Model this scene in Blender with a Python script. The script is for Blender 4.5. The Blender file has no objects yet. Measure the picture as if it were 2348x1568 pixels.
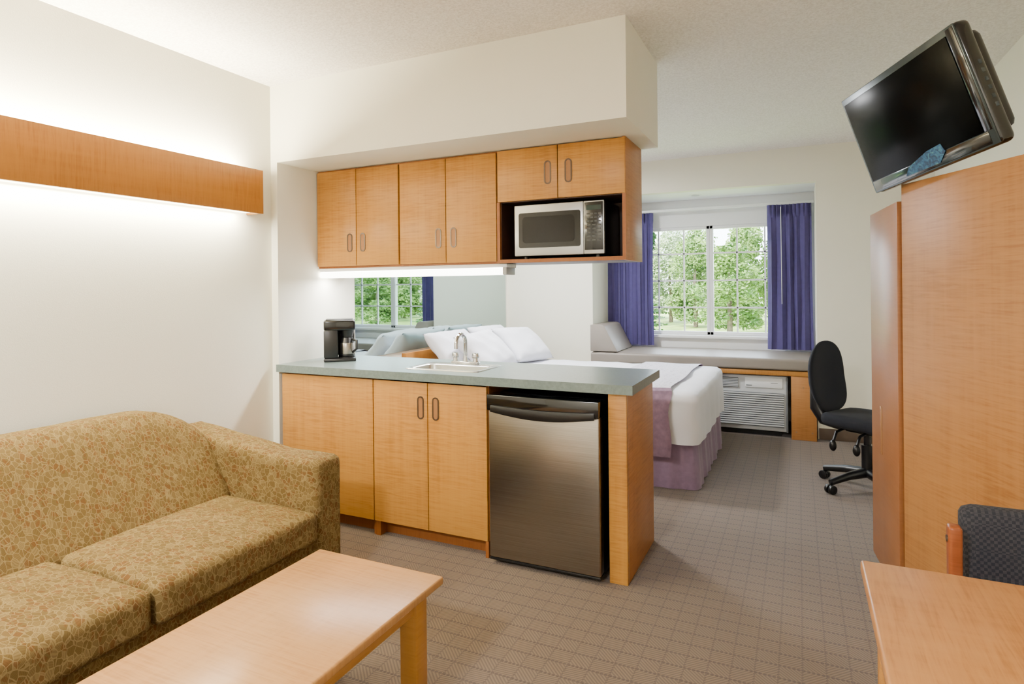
import bpy, bmesh, math, random
from mathutils import Vector, Matrix, noise as mnoise
random.seed(7)
S = bpy.context.scene
COL = S.collection
pi = math.pi

# ------------------------------------------------------------------ colours / materials
def lin(c):
    o = []
    for v in c[:3]:
        v = v/255.0
        o.append(v/12.92 if v <= 0.04045 else ((v+0.055)/1.055)**2.4)
    return (o[0], o[1], o[2], 1.0)

class NT:
    def __init__(s, name):
        s.m = bpy.data.materials.new(name); s.m.use_nodes = True
        s.t = s.m.node_tree; s.n = s.t.nodes; s.l = s.t.links
        s.b = s.n['Principled BSDF']; s.out = s.n['Material Output']
        s.tc = s.n.new('ShaderNodeTexCoord')
    def link(s, a, b): s.l.new(a, b)
    def map(s, scale=(1,1,1), rot=(0,0,0), src=None):
        n = s.n.new('ShaderNodeMapping'); n.inputs['Scale'].default_value = scale
        n.inputs['Rotation'].default_value = rot
        s.link(src or s.tc.outputs['Object'], n.inputs['Vector']); return n.outputs[0]
    def noise(s, vec, scale=5, detail=3, rough=0.5, dist=0):
        n = s.n.new('ShaderNodeTexNoise'); n.inputs['Scale'].default_value = scale
        n.inputs['Detail'].default_value = detail; n.inputs['Roughness'].default_value = rough
        n.inputs['Distortion'].default_value = dist
        s.link(vec, n.inputs['Vector']); return n.outputs['Fac'], n.outputs['Color']
    def voro(s, vec, scale, feature='F1'):
        n = s.n.new('ShaderNodeTexVoronoi'); n.feature = feature
        n.inputs['Scale'].default_value = scale; s.link(vec, n.inputs['Vector']); return n
    def ramp(s, fac, stops, interp='LINEAR'):
        n = s.n.new('ShaderNodeValToRGB'); cr = n.color_ramp; cr.interpolation = interp
        while len(cr.elements) < len(stops): cr.elements.new(0.5)
        for e, (p, c) in zip(cr.elements, stops): e.position = p; e.color = c
        s.link(fac, n.inputs[0]); return n.outputs[0]
    def math(s, op, a, b=None, c=None):
        n = s.n.new('ShaderNodeMath'); n.operation = op
        for i, v in enumerate((a, b, c)):
            if v is None: continue
            if isinstance(v, (int, float)): n.inputs[i].default_value = v
            else: s.link(v, n.inputs[i])
        return n.outputs[0]
    def vmath(s, op, a, b=None, c=None, out=0):
        n = s.n.new('ShaderNodeVectorMath'); n.operation = op
        for i, v in enumerate((a, b, c)):
            if v is None: continue
            if isinstance(v, tuple): n.inputs[i].default_value = v
            else: s.link(v, n.inputs[i])
        return n.outputs['Value'] if out == 'v' else n.outputs[0]
    def mix(s, fac, a, b, mode='MIX'):
        n = s.n.new('ShaderNodeMix'); n.data_type = 'RGBA'; n.blend_type = mode
        for i, v in ((0, fac), (6, a), (7, b)):
            if isinstance(v, (int, float, tuple)): n.inputs[i].default_value = v
            else: s.link(v, n.inputs[i])
        return n.outputs[2]
    def bump(s, h, strength=0.2, dist=0.005):
        n = s.n.new('ShaderNodeBump'); n.inputs['Strength'].default_value = strength
        n.inputs['Distance'].default_value = dist
        s.link(h, n.inputs['Height']); s.link(n.outputs[0], s.b.inputs['Normal'])
    def base(s, c): s.link(c, s.b.inputs['Base Color'])

def plain(name, rgb, rough=0.5, metal=0.0, var=0.06, scale=8, bump=0.0, bscale=200, spec=None, coat=0, sheen=0):
    t = NT(name); c = lin(rgb)
    f, _ = t.noise(t.map(), scale, 3)
    d = tuple(v*(1-var) for v in c[:3])+(1,); e = tuple(min(1, v*(1+var)) for v in c[:3])+(1,)
    t.base(t.ramp(f, [(0.3, d), (0.7, e)]))
    t.b.inputs['Roughness'].default_value = rough; t.b.inputs['Metallic'].default_value = metal
    if spec is not None: t.b.inputs['Specular IOR Level'].default_value = spec
    if coat: t.b.inputs['Coat Weight'].default_value = coat
    if sheen: t.b.inputs['Sheen Weight'].default_value = sheen
    if bump:
        g, _ = t.noise(t.map(), bscale, 3); t.bump(g, bump)
    return t.m

def wood(name, rgb, axis='z', rough=0.35, contrast=1.0):
    t = NT(name); c = lin(rgb)
    i = 'xyz'.index(axis)
    sr = [7, 7, 7]; sr[i] = 110
    sg = [45, 45, 45]; sg[i] = 2.2
    sb = [2.0, 2.0, 2.0]
    f1, _ = t.noise(t.map(tuple(sr)), 1.0, 3, 0.55, 0.6)
    f2, _ = t.noise(t.map(tuple(sg)), 1.0, 3, 0.5)
    f3, _ = t.noise(t.map(tuple(sb)), 1.0, 2, 0.5)
    a = t.math('MULTIPLY', f1, 0.5); b = t.math('MULTIPLY', f2, 0.22); d = t.math('MULTIPLY', f3, 0.28)
    f = t.math('ADD', t.math('ADD', a, b), d)
    k = contrast
    dk = (c[0]*(1-.20*k), c[1]*(1-.26*k), c[2]*(1-.34*k), 1)
    lt = (min(1, c[0]*(1+.08*k)), c[1]*(1+.12*k), c[2]*(1+.16*k), 1)
    t.base(t.ramp(f, [(0.36, dk), (0.5, c), (0.64, lt)]))
    t.b.inputs['Roughness'].default_value = rough
    t.b.inputs['Specular IOR Level'].default_value = 0.3
    t.bump(f1, 0.04, 0.002)
    return t.m

def emis(name, rgb, strength):
    t = NT(name)
    t.b.inputs['Base Color'].default_value = lin(rgb)
    t.b.inputs['Emission Color'].default_value = lin(rgb)
    f, _ = t.noise(t.map(), 3, 1)
    t.link(t.math('MULTIPLY_ADD', f, strength*0.1, strength*0.95), t.b.inputs['Emission Strength'])
    return t.m

m_wood_z = wood('maple_vertical_grain', (182, 128, 58), 'z', contrast=1.15)
m_wood_x = wood('maple_long_grain', (180, 124, 60), 'x')
m_wood_y = wood('maple_wall_box', (166, 110, 46), 'y')
m_wood_side = wood('maple_side_panel', (172, 117, 64), 'z', 0.4, 1.1)
m_wood_wd = wood('maple_wardrobe_side', (162, 112, 62), 'z', 0.42, 1.1)
m_wood_door = wood('maple_wardrobe_door', (142, 92, 54), 'z', 0.35, 0.5)
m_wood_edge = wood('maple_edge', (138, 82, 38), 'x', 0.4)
m_tabletop = wood('maple_tabletop', (184, 134, 80), 'y', 0.24, 0.9)
m_desk = wood('maple_desktop', (176, 122, 70), 'x', 0.3, 1.4)
m_tableleg = wood('maple_leg', (174, 122, 60), 'z', 0.4, 0.8)
m_wall = plain('wall_paint_cream', (243, 240, 225), 0.85, var=0.015, scale=2, bump=0.12, bscale=260)
m_wall2 = plain('wall_paint_bedroom', (238, 234, 216), 0.85, var=0.015, scale=2, bump=0.12, bscale=260)
m_white = plain('white_paint', (242, 243, 244), 0.6, var=0.01)
m_black = plain('black_plastic', (12, 12, 14), 0.35, var=0.1)
m_blackgloss = plain('black_gloss', (6, 7, 10), 0.14, var=0.1, coat=0.3)
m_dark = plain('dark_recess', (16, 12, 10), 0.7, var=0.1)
t = NT('brushed_steel'); f, _ = t.noise(t.map((3, 3, 400)), 1.0, 3)
t.base(t.ramp(f, [(0.3, lin((144, 138, 131))), (0.7, lin((163, 157, 149)))]))
t.b.inputs['Metallic'].default_value = 1.0; t.b.inputs['Roughness'].default_value = 0.28
m_steel = t.m
m_silver = plain('silver_plastic', (190, 192, 194), 0.32, 0.75, var=0.03)
m_chrome = plain('chrome', (215, 215, 218), 0.08, 1.0, var=0.02)
m_sink = plain('sink_steel', (205, 205, 200), 0.25, 1.0, var=0.04)
m_handle = plain('pull_ring', (84, 66, 52), 0.3, 0.3, var=0.05)
m_slot = plain('pull_recess', (146, 98, 52), 0.6, var=0.1)
m_cap = plain('screw_cap', (150, 110, 70), 0.5)
m_skirt = plain('bed_skirt_mauve', (140, 116, 144), 0.9, var=0.1, scale=30, sheen=0.3)
m_linen = plain('white_linen', (238, 238, 246), 0.85, var=0.02, bump=0.2, bscale=14)
m_curtain = plain('purple_curtain', (72, 64, 118), 0.8, var=0.08, scale=20, sheen=0.2)
m_benchcush = plain('taupe_vinyl', (132, 123, 114), 0.45, var=0.04, scale=5)
m_ac = plain('ac_plastic', (200, 202, 204), 0.5, var=0.03)
m_acdark = plain('ac_vent_grey', (104, 108, 112), 0.6, var=0.03)
m_baseb = plain('taupe_vinyl_base', (92, 76, 62), 0.6, var=0.05)
m_chairfab = plain('black_chair_fabric', (12, 15, 26), 0.95, var=0.25, scale=300, bump=0.2, bscale=500)
m_trunk = plain('tree_bark', (110, 98, 80), 0.9, var=0.3, scale=10)
m_tube = emis('fluorescent_diffuser', (255, 250, 225), 14)
m_tube2 = emis('fluorescent_undercabinet', (255, 252, 240), 12)
m_fill_lamp = emis('fill_lamp_diffuser', (255, 248, 238), 5)

t = NT('tinted_mirror'); f, _ = t.noise(t.map(), 1.0, 1)
t.base(t.ramp(f, [(0, lin((168, 188, 186))), (1, lin((176, 194, 192)))]))
t.b.inputs['Metallic'].default_value = 1; t.b.inputs['Roughness'].default_value = 0.015
m_mirror = t.m
t = NT('ceiling_texture'); f, _ = t.noise(t.map(), 90, 4, 0.7)
f2, _ = t.noise(t.map(), 55, 2, 0.7)
t.base(t.ramp(f, [(0.35, lin((224, 217, 210))), (0.6, lin((247, 242, 236)))]))
t.b.inputs['Roughness'].default_value = 0.95; t.bump(f2, 0.4, 0.008); m_ceil = t.m
t = NT('counter_laminate'); f, _ = t.noise(t.map(), 60, 5, 0.7)
f2, _ = t.noise(t.map(), 9, 3)
c1 = t.ramp(f, [(0.35, lin((94, 108, 108))), (0.65, lin((114, 128, 127)))])
t.base(t.mix(t.math('MULTIPLY', f2, 0.4), c1, lin((106, 118, 116))))
t.b.inputs['Roughness'].default_value = 0.28; m_counter = t.m
t = NT('window_glass')
tr = t.n.new('ShaderNodeBsdfTransparent'); gl = t.n.new('ShaderNodeBsdfGlossy'); gl.inputs['Roughness'].default_value = 0.02
mx = t.n.new('ShaderNodeMixShader'); fz = t.n.new('ShaderNodeLayerWeight'); fz.inputs['Blend'].default_value = 0.15
t.link(t.math('MULTIPLY', fz.outputs['Fresnel'], 0.35), mx.inputs[0]); t.link(tr.outputs[0], mx.inputs[1]); t.link(gl.outputs[0], mx.inputs[2])
t.link(mx.outputs[0], t.out.inputs['Surface']); m_glass = t.m
# carpet
t = NT('hatched_grid_carpet')
sep = t.n.new('ShaderNodeSeparateXYZ'); t.link(t.tc.outputs['Object'], sep.inputs[0])
CELL = 0.078
ux = t.math('DIVIDE', sep.outputs[0], CELL); uy = t.math('DIVIDE', sep.outputs[1], CELL)
fx = t.math('FRACT', ux); fy = t.math('FRACT', uy)
par = t.math('MODULO', t.math('ABSOLUTE', t.math('ADD', t.math('FLOOR', ux), t.math('FLOOR', uy))), 2.0)
sgn = t.math('MULTIPLY_ADD', par, 2.0, -1.0)
h = t.math('SINE', t.math('MULTIPLY', t.math('ADD', ux, t.math('MULTIPLY', uy, sgn)), 2*pi*5))
hat = t.math('MULTIPLY_ADD', h, 0.5, 0.5)
dx = t.math('GREATER_THAN', t.math('SINE', t.math('MULTIPLY', uy, 2*pi*5)), -0.5)
dy = t.math('GREATER_THAN', t.math('SINE', t.math('MULTIPLY', ux, 2*pi*5)), -0.5)
fx2 = t.math('ABSOLUTE', t.math('SUBTRACT', fx, 0.5)); fy2 = t.math('ABSOLUTE', t.math('SUBTRACT', fy, 0.5))
lx = t.math('MULTIPLY', t.math('GREATER_THAN', fx2, 0.458), dx)
ly = t.math('MULTIPLY', t.math('GREATER_THAN', fy2, 0.445), dy)
line = t.math('MULTIPLY', t.math('MAXIMUM', t.math('MULTIPLY', lx, 0.7), ly), .8)
nf, _ = t.noise(t.map(), 260, 2)
c = t.mix(hat, lin((86, 71, 58)), lin((116, 98, 79)))
c = t.mix(line, c, lin((52, 43, 40)))
c = t.mix(t.math('MULTIPLY', nf, 0.3), c, lin((90, 76, 66)))
t.base(c); t.b.inputs['Roughness'].default_value = 0.8; t.b.inputs['Specular IOR Level'].default_value = 0.35
t.b.inputs['Sheen Weight'].default_value = .2; t.b.inputs['Sheen Tint'].default_value = (.8, .88, 1, 1)
t.bump(t.math('ADD', nf, t.math('MULTIPLY', hat, 0.6)), 0.3, 0.003); m_carpet = t.m
# sofa fabric : small overlapping leaves with veins
t = NT('sofa_leaf_fabric')
n0, nc = t.noise(t.map(), 22, 2)
wv = t.vmath('MULTIPLY_ADD', nc, (0.016, 0.016, 0.016), t.tc.outputs['Object'])
def leafset(rot, sc, freq):
    mp = t.map((1, 1.6, 1.1), rot, wv)
    v = t.voro(mp, sc); e = t.voro(mp, sc, 'DISTANCE_TO_EDGE')
    sc_ = t.n.new('ShaderNodeSeparateColor'); t.link(v.outputs['Color'], sc_.inputs[0])
    dirv = t.vmath('NORMALIZE', t.vmath('SUBTRACT', v.outputs['Color'], (.5, .5, .5)))
    rel = t.vmath('SUBTRACT', t.vmath('MULTIPLY', mp, (sc, sc, sc)), t.vmath('MULTIPLY', v.outputs['Position'], (sc, sc, sc)))
    dist = t.vmath('DOT_PRODUCT', rel, dirv, out='v')
    st = t.math('SINE', t.math('MULTIPLY', dist, freq))
    return sc_, e.outputs['Distance'], st
s1, e1, st1 = leafset((0.5, 0.4, 0.7), 40, 26)
cc = t.ramp(s1.outputs[0], [(0, lin((98, 80, 44))), (0.35, lin((110, 91, 53))), (0.65, lin((122, 103, 64))), (0.86, lin((104, 84, 48)))], 'CONSTANT')
s2, e2, st2 = leafset((1.1, 0.2, 0.3), 30, 24)
leafmask = t.math('MULTIPLY', t.math('GREATER_THAN', s2.outputs[1], .62), t.math('GREATER_THAN', e2, .12))
c = t.mix(t.math('MULTIPLY', leafmask, .75), cc, lin((100, 64, 32)))
c = t.mix(t.math('MULTIPLY', t.math('GREATER_THAN', st1, .35), .38), c, lin((80, 60, 32)))
vein = t.math('LESS_THAN', e1, 0.055)
c = t.mix(t.math('MULTIPLY', vein, 0.55), c, lin((146, 126, 84)))
g, _ = t.noise(t.map(), 450, 2)
c = t.mix(t.math('MULTIPLY', g, 0.3), c, lin((100, 82, 48)))
t.base(c); t.b.inputs['Roughness'].default_value = 0.95; t.b.inputs['Specular IOR Level'].default_value = 0.1
t.bump(g, 0.3, 0.003); m_sofa = t.m
t = NT('dark_tweed'); ck = t.n.new('ShaderNodeTexChecker'); ck.inputs['Scale'].default_value = 130
t.link(t.map(), ck.inputs[0]); g, _ = t.noise(t.map(), 120, 2)
ck.inputs[1].default_value = lin((32, 32, 40)); ck.inputs[2].default_value = lin((64, 62, 68))
t.base(t.mix(g, ck.outputs[0], lin((28, 30, 40)))); t.b.inputs['Roughness'].default_value = 0.95
t.bump(ck.outputs['Fac'], 0.5, 0.003); m_tweed = t.m
def leafmat(name, a, b):
    t = NT(name); f, _ = t.noise(t.map(), 1.6, 3)
    t.base(t.ramp(f, [(0.35, lin(a)), (0.65, lin(b))])); t.b.inputs['Roughness'].default_value = 0.7
    t.b.inputs['Specular IOR Level'].default_value = 0.15
    return t.m
m_leaf = [leafmat('leaves_green', (72, 104, 52), (128, 156, 82)), leafmat('leaves_light', (118, 142, 102), (174, 192, 140)), leafmat('leaves_conifer', (46, 78, 46), (80, 110, 68))]
m_grass = leafmat('meadow_grass', (118, 144, 72), (162, 184, 100))
t = NT('blue_mottled'); f, _ = t.noise(t.map(), 45, 2, 0.5, 1.5)
t.base(t.ramp(f, [(0.4, lin((14, 46, 80))), (0.55, lin((34, 86, 128))), (0.7, lin((76, 126, 130)))])); t.b.inputs['Roughness'].default_value = 0.3
m_bluepatch = t.m
m_screen = plain('tv_screen', (2, 3, 3), 0.22, var=0.05, spec=0.06)
m_mwglass = plain('microwave_glass', (24, 23, 24), 0.12, var=0.05, spec=0.35)

# ------------------------------------------------------------------ mesh builder
class MB:
    def __init__(s): s.bm = bmesh.new(); s.mats = []
    def mi(s, m):
        if m not in s.mats: s.mats.append(m)
        return s.mats.index(m)
    def add(s, t, m, mat=None):
        i = s.mi(m)
        if mat is not None: bmesh.ops.transform(t, matrix=mat, verts=t.verts)
        vm = {}
        for v in t.verts: vm[v] = s.bm.verts.new(v.co)
        for f in t.faces:
            try: nf = s.bm.faces.new([vm[v] for v in f.verts]); nf.material_index = i
            except ValueError: pass
        t.free(); return s
    def box(s, x0, x1, y0, y1, z0, z1, m, bev=0.0, seg=2, mat=None):
        t = bmesh.new(); bmesh.ops.create_cube(t, size=1)
        for v in t.verts:
            v.co = Vector(((x0+x1)/2+v.co.x*(x1-x0), (y0+y1)/2+v.co.y*(y1-y0), (z0+z1)/2+v.co.z*(z1-z0)))
        if bev > 0: bmesh.ops.bevel(t, geom=t.edges[:], offset=bev, segments=seg, profile=0.5, affect='EDGES')
        return s.add(t, m, mat)
    def cyl(s, p0, p1, r0, m, r1=None, seg=24, bev=0):
        p0 = Vector(p0); p1 = Vector(p1); r1 = r0 if r1 is None else r1
        t = bmesh.new(); L = (p1-p0).length
        bmesh.ops.create_cone(t, cap_ends=True, segments=seg, radius1=r0, radius2=r1, depth=L)
        if bev > 0:
            e = [e for e in t.edges if abs(abs(e.verts[0].co.z)-L/2) < 1e-6 and abs(e.verts[0].co.z-e.verts[1].co.z) < 1e-6]
            bmesh.ops.bevel(t, geom=e, offset=bev, segments=2, profile=0.5, affect='EDGES')
        q = Vector((0, 0, 1)).rotation_difference((p1-p0).normalized()).to_matrix().to_4x4()
        return s.add(t, m, Matrix.Translation((p0+p1)/2) @ q)
    def sph(s, c, r, m, sc=(1, 1, 1), seg=20):
        t = bmesh.new(); bmesh.ops.create_uvsphere(t, u_segments=seg, v_segments=seg//2, radius=r)
        return s.add(t, m, Matrix.Translation(c) @ Matrix.Diagonal((sc[0], sc[1], sc[2], 1)))
    def tube(s, pts, r, m, seg=12):
        t = bmesh.new(); rings = []; pts = [Vector(p) for p in pts]; n = len(pts)
        rr = r if isinstance(r, (list, tuple)) else [r]*n
        up = Vector((0.13, 0.21, 0.97)).normalized()
        for i, p in enumerate(pts):
            d = (pts[min(i+1, n-1)]-pts[max(i-1, 0)]).normalized()
            if i == 0:
                a = d.cross(up).normalized()
            else:
                a = (a - d*a.dot(d)).normalized()
            b = d.cross(a)
            rings.append([t.verts.new(p+(a*math.cos(2*pi*k/seg)+b*math.sin(2*pi*k/seg))*rr[i]) for k in range(seg)])
        for i in range(n-1):
            for k in range(seg):
                t.faces.new((rings[i][k], rings[i][(k+1) % seg], rings[i+1][(k+1) % seg], rings[i+1][k]))
        t.faces.new(rings[0][::-1]); t.faces.new(rings[-1]); return s.add(t, m)
    def prism(s, poly, lo, hi, m, plane='xy', bev=0):
        t = bmesh.new()
        def P(a, b, h): return {'xy': (a, b, h), 'xz': (a, h, b), 'yz': (h, a, b)}[plane]
        A = [t.verts.new(P(a, b, lo)) for a, b in poly]; B = [t.verts.new(P(a, b, hi)) for a, b in poly]
        n = len(poly)
        t.faces.new(A); t.faces.new(B[::-1])
        for i in range(n): t.faces.new((A[i], B[i], B[(i+1) % n], A[(i+1) % n]))
        bmesh.ops.recalc_face_normals(t, faces=t.faces[:])
        if bev > 0: bmesh.ops.bevel(t, geom=t.edges[:], offset=bev, segments=2, profile=0.5, affect='EDGES')
        return s.add(t, m)
    def soft(s, x0, x1, y0, y1, z0, z1, r, m, crown=0.0, cuts=10, warp=None, wr=0.0):
        t = bmesh.new(); bmesh.ops.create_cube(t, size=2)
        bmesh.ops.subdivide_edges(t, edges=t.edges[:], cuts=cuts, use_grid_fill=True)
        c = Vector(((x0+x1)/2, (y0+y1)/2, (z0+z1)/2)); h = Vector(((x1-x0)/2, (y1-y0)/2, (z1-z0)/2))
        for v in t.verts:
            u = v.co.copy()
            uu = Vector([math.copysign(abs(q)**0.8, q) for q in u])
            p = Vector((uu.x*h.x, uu.y*h.y, uu.z*h.z))
            inner = Vector([max(-(h[i]-r), min(h[i]-r, p[i])) for i in range(3)])
            d = p-inner
            if d.length > 1e-9: p = inner+d.normalized()*r
            p.z += crown*(1-uu.x**2)*(1-uu.y**2)*(1 if u.z > 0 else -0.2)*(abs(u.z))
            p += c
            if wr: p += Vector((mnoise.noise(p*6), mnoise.noise(p*6+Vector((9, 0, 0))), mnoise.noise(p*6+Vector((0, 9, 0)))))*wr
            if warp: p = Vector(warp(p))
            v.co = p
        return s.add(t, m)
    def surf(s, fn, nu, nv, m, closed_u=False):
        t = bmesh.new(); g = [[t.verts.new(fn(i/nu, j/nv)) for j in range(nv+1)] for i in range(nu+1)]
        for i in range(nu):
            for j in range(nv): t.faces.new((g[i][j], g[i+1][j], g[i+1][j+1], g[i][j+1]))
        return s.add(t, m)

def finish(mb, name, parent=None, shift=(0, 0, 0), smooth=True, angle=40):
    me = bpy.data.meshes.new(name)
    bmesh.ops.remove_doubles(mb.bm, verts=mb.bm.verts[:], dist=1e-6)
    for v in mb.bm.verts: v.co -= Vector(shift)
    mb.bm.normal_update(); mb.bm.to_mesh(me); mb.bm.free()
    for m in mb.mats: me.materials.append(m)
    if smooth:
        me.polygons.foreach_set('use_smooth', [True]*len(me.polygons))
        try: me.set_sharp_from_angle(angle=math.radians(angle))
        except Exception: pass
    o = bpy.data.objects.new(name, me); COL.objects.link(o)
    if parent is not None: o.parent = parent
    return o

class Thing:
    """empty at the base, parts in local coords (world=True: parts given in world coords)"""
    def __init__(s, name, label, cat, loc, world=True, mat=None, group=None):
        e = bpy.data.objects.new(name, None); e.empty_display_size = 0.1; COL.objects.link(e)
        e['label'] = label; e['category'] = cat
        if group: e['group'] = group
        s.e = e; s.loc = Vector(loc); s.world = world
        e.matrix_world = Matrix.Translation(loc) @ (mat.to_4x4() if mat else Matrix.Identity(4))
    def part(s, mb, name, parent=None, label=None, **k):
        o = finish(mb, name, parent or s.e, s.loc if s.world else (0, 0, 0), **k)
        if label: o['label'] = label
        return o

def single(mb, name, label, cat, origin=(0, 0, 0), **k):
    o = finish(mb, name, None, origin, **k); o.location = origin
    o['label'] = label; o['category'] = cat; return o
def struct(mb, name, **k):
    o = finish(mb, name, None, **k); o['kind'] = 'structure'; o['label'] = name.replace('_', ' '); return o

# ------------------------------------------------------------------ room shell
XL, XR, YF, YB, ZC = -2.94, 1.04, -2.2, 6.12, 2.64
AX0, AX1, AY, AZ = -1.95, 0.145, 6.80, 2.318
b = MB().box(XL-.1, XR+.1, YF-.1, AY+.12, -.1, 0, m_carpet); struct(b, 'floor')
b = MB().box(XL-.1, XR+.1, YF-.1, YB+.1, ZC, ZC+.1, m_ceil); struct(b, 'ceiling')
b = MB().box(XL-.1, XL, YF-.1, YB+.1, 0, ZC, m_wall); struct(b, 'wall_left')
b = MB().box(XR, XR+.1, YF-.1, YB+.1, 0, ZC, m_wall); struct(b, 'wall_right')
b = MB().box(XL, XR, YF-.1, YF, 0, ZC, m_wall); struct(b, 'wall_front')
b = MB().box(XL, AX0, YB, YB+.1, 0, ZC, m_wall2).box(AX1, XR, YB, YB+.1, 0, ZC, m_wall2).box(AX0, AX1, YB, YB+.1, AZ, ZC, m_wall2)
struct(b, 'wall_back')
b = MB().box(AX0-.08, AX0, YB+.1, AY+.1, 0, AZ+.08, m_wall2); struct(b, 'wall_alcove_left')
b = MB().box(AX1, AX1+.08, YB+.1, AY+.1, 0, AZ+.08, m_wall2); struct(b, 'wall_alcove_right')
b = MB().box(AX0, AX1, YB+.1, AY+.1, AZ, AZ+.08, m_white); struct(b, 'ceiling_alcove')
WX0, WX1, WZ0, WZ1 = -1.68, -.04, .86, 2.03
b = MB().box(AX0, WX0, AY, AY+.1, 0, AZ, m_white).box(WX1, AX1, AY, AY+.1, 0, AZ, m_white)
b.box(WX0, WX1, AY, AY+.1, 0, WZ0, m_white).box(WX0, WX1, AY, AY+.1, WZ1, AZ, m_white); struct(b, 'wall_alcove_window')
b = MB().box(XL, -2.888, 2.77, 3.48, 0, 2.168, m_wall).box(XL, -.712, 2.77, 3.465, 2.168, ZC, m_wall)
struct(b, 'wall_divider')
b = MB().box(AX1+.01, XR, YB-.012, YB, 0, .1, m_baseb, .003); struct(b, 'baseboard_back')
b = MB().box(XR-.012, XR, YF, YB-.012, 0, .1, m_baseb, .003); struct(b, 'baseboard_right')
b = MB().box(XL, XL+.012, YF, 2.77, 0, .1, m_baseb, .003); struct(b, 'baseboard_left')
# window
b = MB()
cx = (WX0+WX1)/2; fw = .035
for (x0, x1) in ((WX0, cx), (cx, WX1)):
    b.box(x0, x0+fw, AY+.01, AY+.07, WZ0, WZ1, m_white, .004).box(x1-fw, x1, AY+.01, AY+.07, WZ0, WZ1, m_white, .004)
    b.box(x0, x1, AY+.01, AY+.07, WZ0, WZ0+fw, m_white, .004).box(x0, x1, AY+.01, AY+.07, WZ1-fw, WZ1, m_white, .004)
    for k in (1, 2):
        xx = x0+(x1-x0)*k/3; b.box(xx-.008, xx+.008, AY+.03, AY+.045, WZ0, WZ1, m_white)
    for k in (1, 2, 3):
        zz = WZ0+(WZ1-WZ0)*k/4; b.box(x0, x1, AY+.03, AY+.045, zz-.008, zz+.008, m_white)
w1 = struct(b, 'window_1')
g = MB().box(WX0+.02, WX1-.02, AY+.05, AY+.054, WZ0+.02, WZ1-.02, m_glass)
og = finish(g, 'glass', w1); og['kind'] = 'structure'
b = MB().box(WX0-.06, WX1+.06, AY-.05, AY+.01, WZ0-.035, WZ0-.005, m_white, .005); struct(b, 'trim_1')

# ------------------------------------------------------------------ kitchen base units
FY = 2.77
def pull(th, x, z, y, door, h=.12, w=.042):
    b = MB()
    def caps(w, h, n=10):
        r = w/2; P = []
        for k in range(n+1):
            a = pi*k/n; P.append((x+r*math.cos(a), z+h/2-r+r*math.sin(a)))
        for k in range(n+1):
            a = pi+pi*k/n; P.append((x+r*math.cos(a), z-h/2+r+r*math.sin(a)))
        return P
    O = caps(w, h); I = caps(w-.016, h-.016)
    t = bmesh.new(); n = len(O)
    vo = [t.verts.new((p[0], y, p[1])) for p in O]; vo2 = [t.verts.new((p[0], y-.003, p[1])) for p in O]
    vi2 = [t.verts.new((p[0], y-.003, p[1])) for p in I]; vi = [t.verts.new((p[0], y-.001, p[1])) for p in I]
    for i in range(n):
        j = (i+1) % n
        for A, B in ((vo, vo2), (vo2, vi2), (vi2, vi)):
            t.faces.new((A[i], A[j], B[j], B[i]))
    bmesh.ops.recalc_face_normals(t, faces=t.faces[:])
    b.add(t, m_handle)
    b.prism(I, y-.0012, y-.0005, m_slot, 'xz')
    return th.part(b, 'handle', door, 'recessed oval pull')
def door(th, x0, x1, z0, z1, y, mat, hx=None, hz=None, hh=.12):
    b = MB().box(x0+.0025, x1-.0025, y, y+.02, z0, z1, mat, .002)
    d = finish(b, 'door', th.e, th.loc)
    if hx is not None: pull(th, hx, hz, y, d, hh)
    return d
def carcass(x0, x1, y0, y1, z0, z1, m, bottom=True, top=True, t=.018):
    b = MB().box(x0, x0+t, y0, y1, z0, z1, m).box(x1-t, x1, y0, y1, z0, z1, m).box(x0+t, x1-t, y1-t, y1, z0, z1, m)
    if bottom: b.box(x0+t, x1-t, y0, y1-t, z0, z0+t, m)
    if top: b.box(x0+t, x1-t, y0, y1-t, z1-t, z1, m)
    return b
T = Thing('base_cabinet', 'maple base cabinet with a plain panel front beneath the worktop', 'cabinet', (-2.52, 3.05, 0))
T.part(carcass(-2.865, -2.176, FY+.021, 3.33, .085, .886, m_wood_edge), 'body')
T.part(MB().box(-2.865, -2.176, FY+.07, FY+.085, 0, .085, m_wood_edge).box(-2.19, -2.176, FY+.02, FY+.07, 0, .085, m_wood_edge), 'toe_kick')
door(T, -2.865, -2.176, .085, .877, FY, m_wood_z)
T = Thing('base_cabinet', 'double-door maple base cabinet holding the sink', 'cabinet', (-1.81, 3.05, 0))
T.part(carcass(-2.174, -1.45, FY+.021, 3.33, .085, .886, m_wood_edge, top=False), 'body')
T.part(MB().box(-2.174, -1.45, FY+.07, FY+.085, 0, .085, m_wood_edge).box(-2.174, -2.14, FY+.012, FY+.07, 0, .085, m_wood_edge).box(-1.468, -1.45, FY+.0, FY+.07, 0, .085, m_wood_edge), 'toe_kick')
door(T, -2.174, -1.813, .085, .877, FY, m_wood_z, -1.857, .742, .125)
door(T, -1.813, -1.453, .085, .877, FY, m_wood_z, -1.762, .742, .125)
T = Thing('cabinet_end_unit', 'maple end panel with wide front stile beside the refrigerator', 'cabinet', (-.77, 3.05, 0))
T.part(MB().box(-.813, -.7255, FY, FY+.03, 0, .886, m_wood_z, .003), 'stile')
T.part(MB().box(-.748, -.7255, FY+.03, 3.33, 0, .886, m_wood_side, .002), 'side')
T.part(MB().box(-.813, -.79, FY+.03, 3.33, 0, .886, m_dark).box(-1.448, -.813, 3.312, 3.33, 0, .886, m_dark), 'inner_panel')
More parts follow.
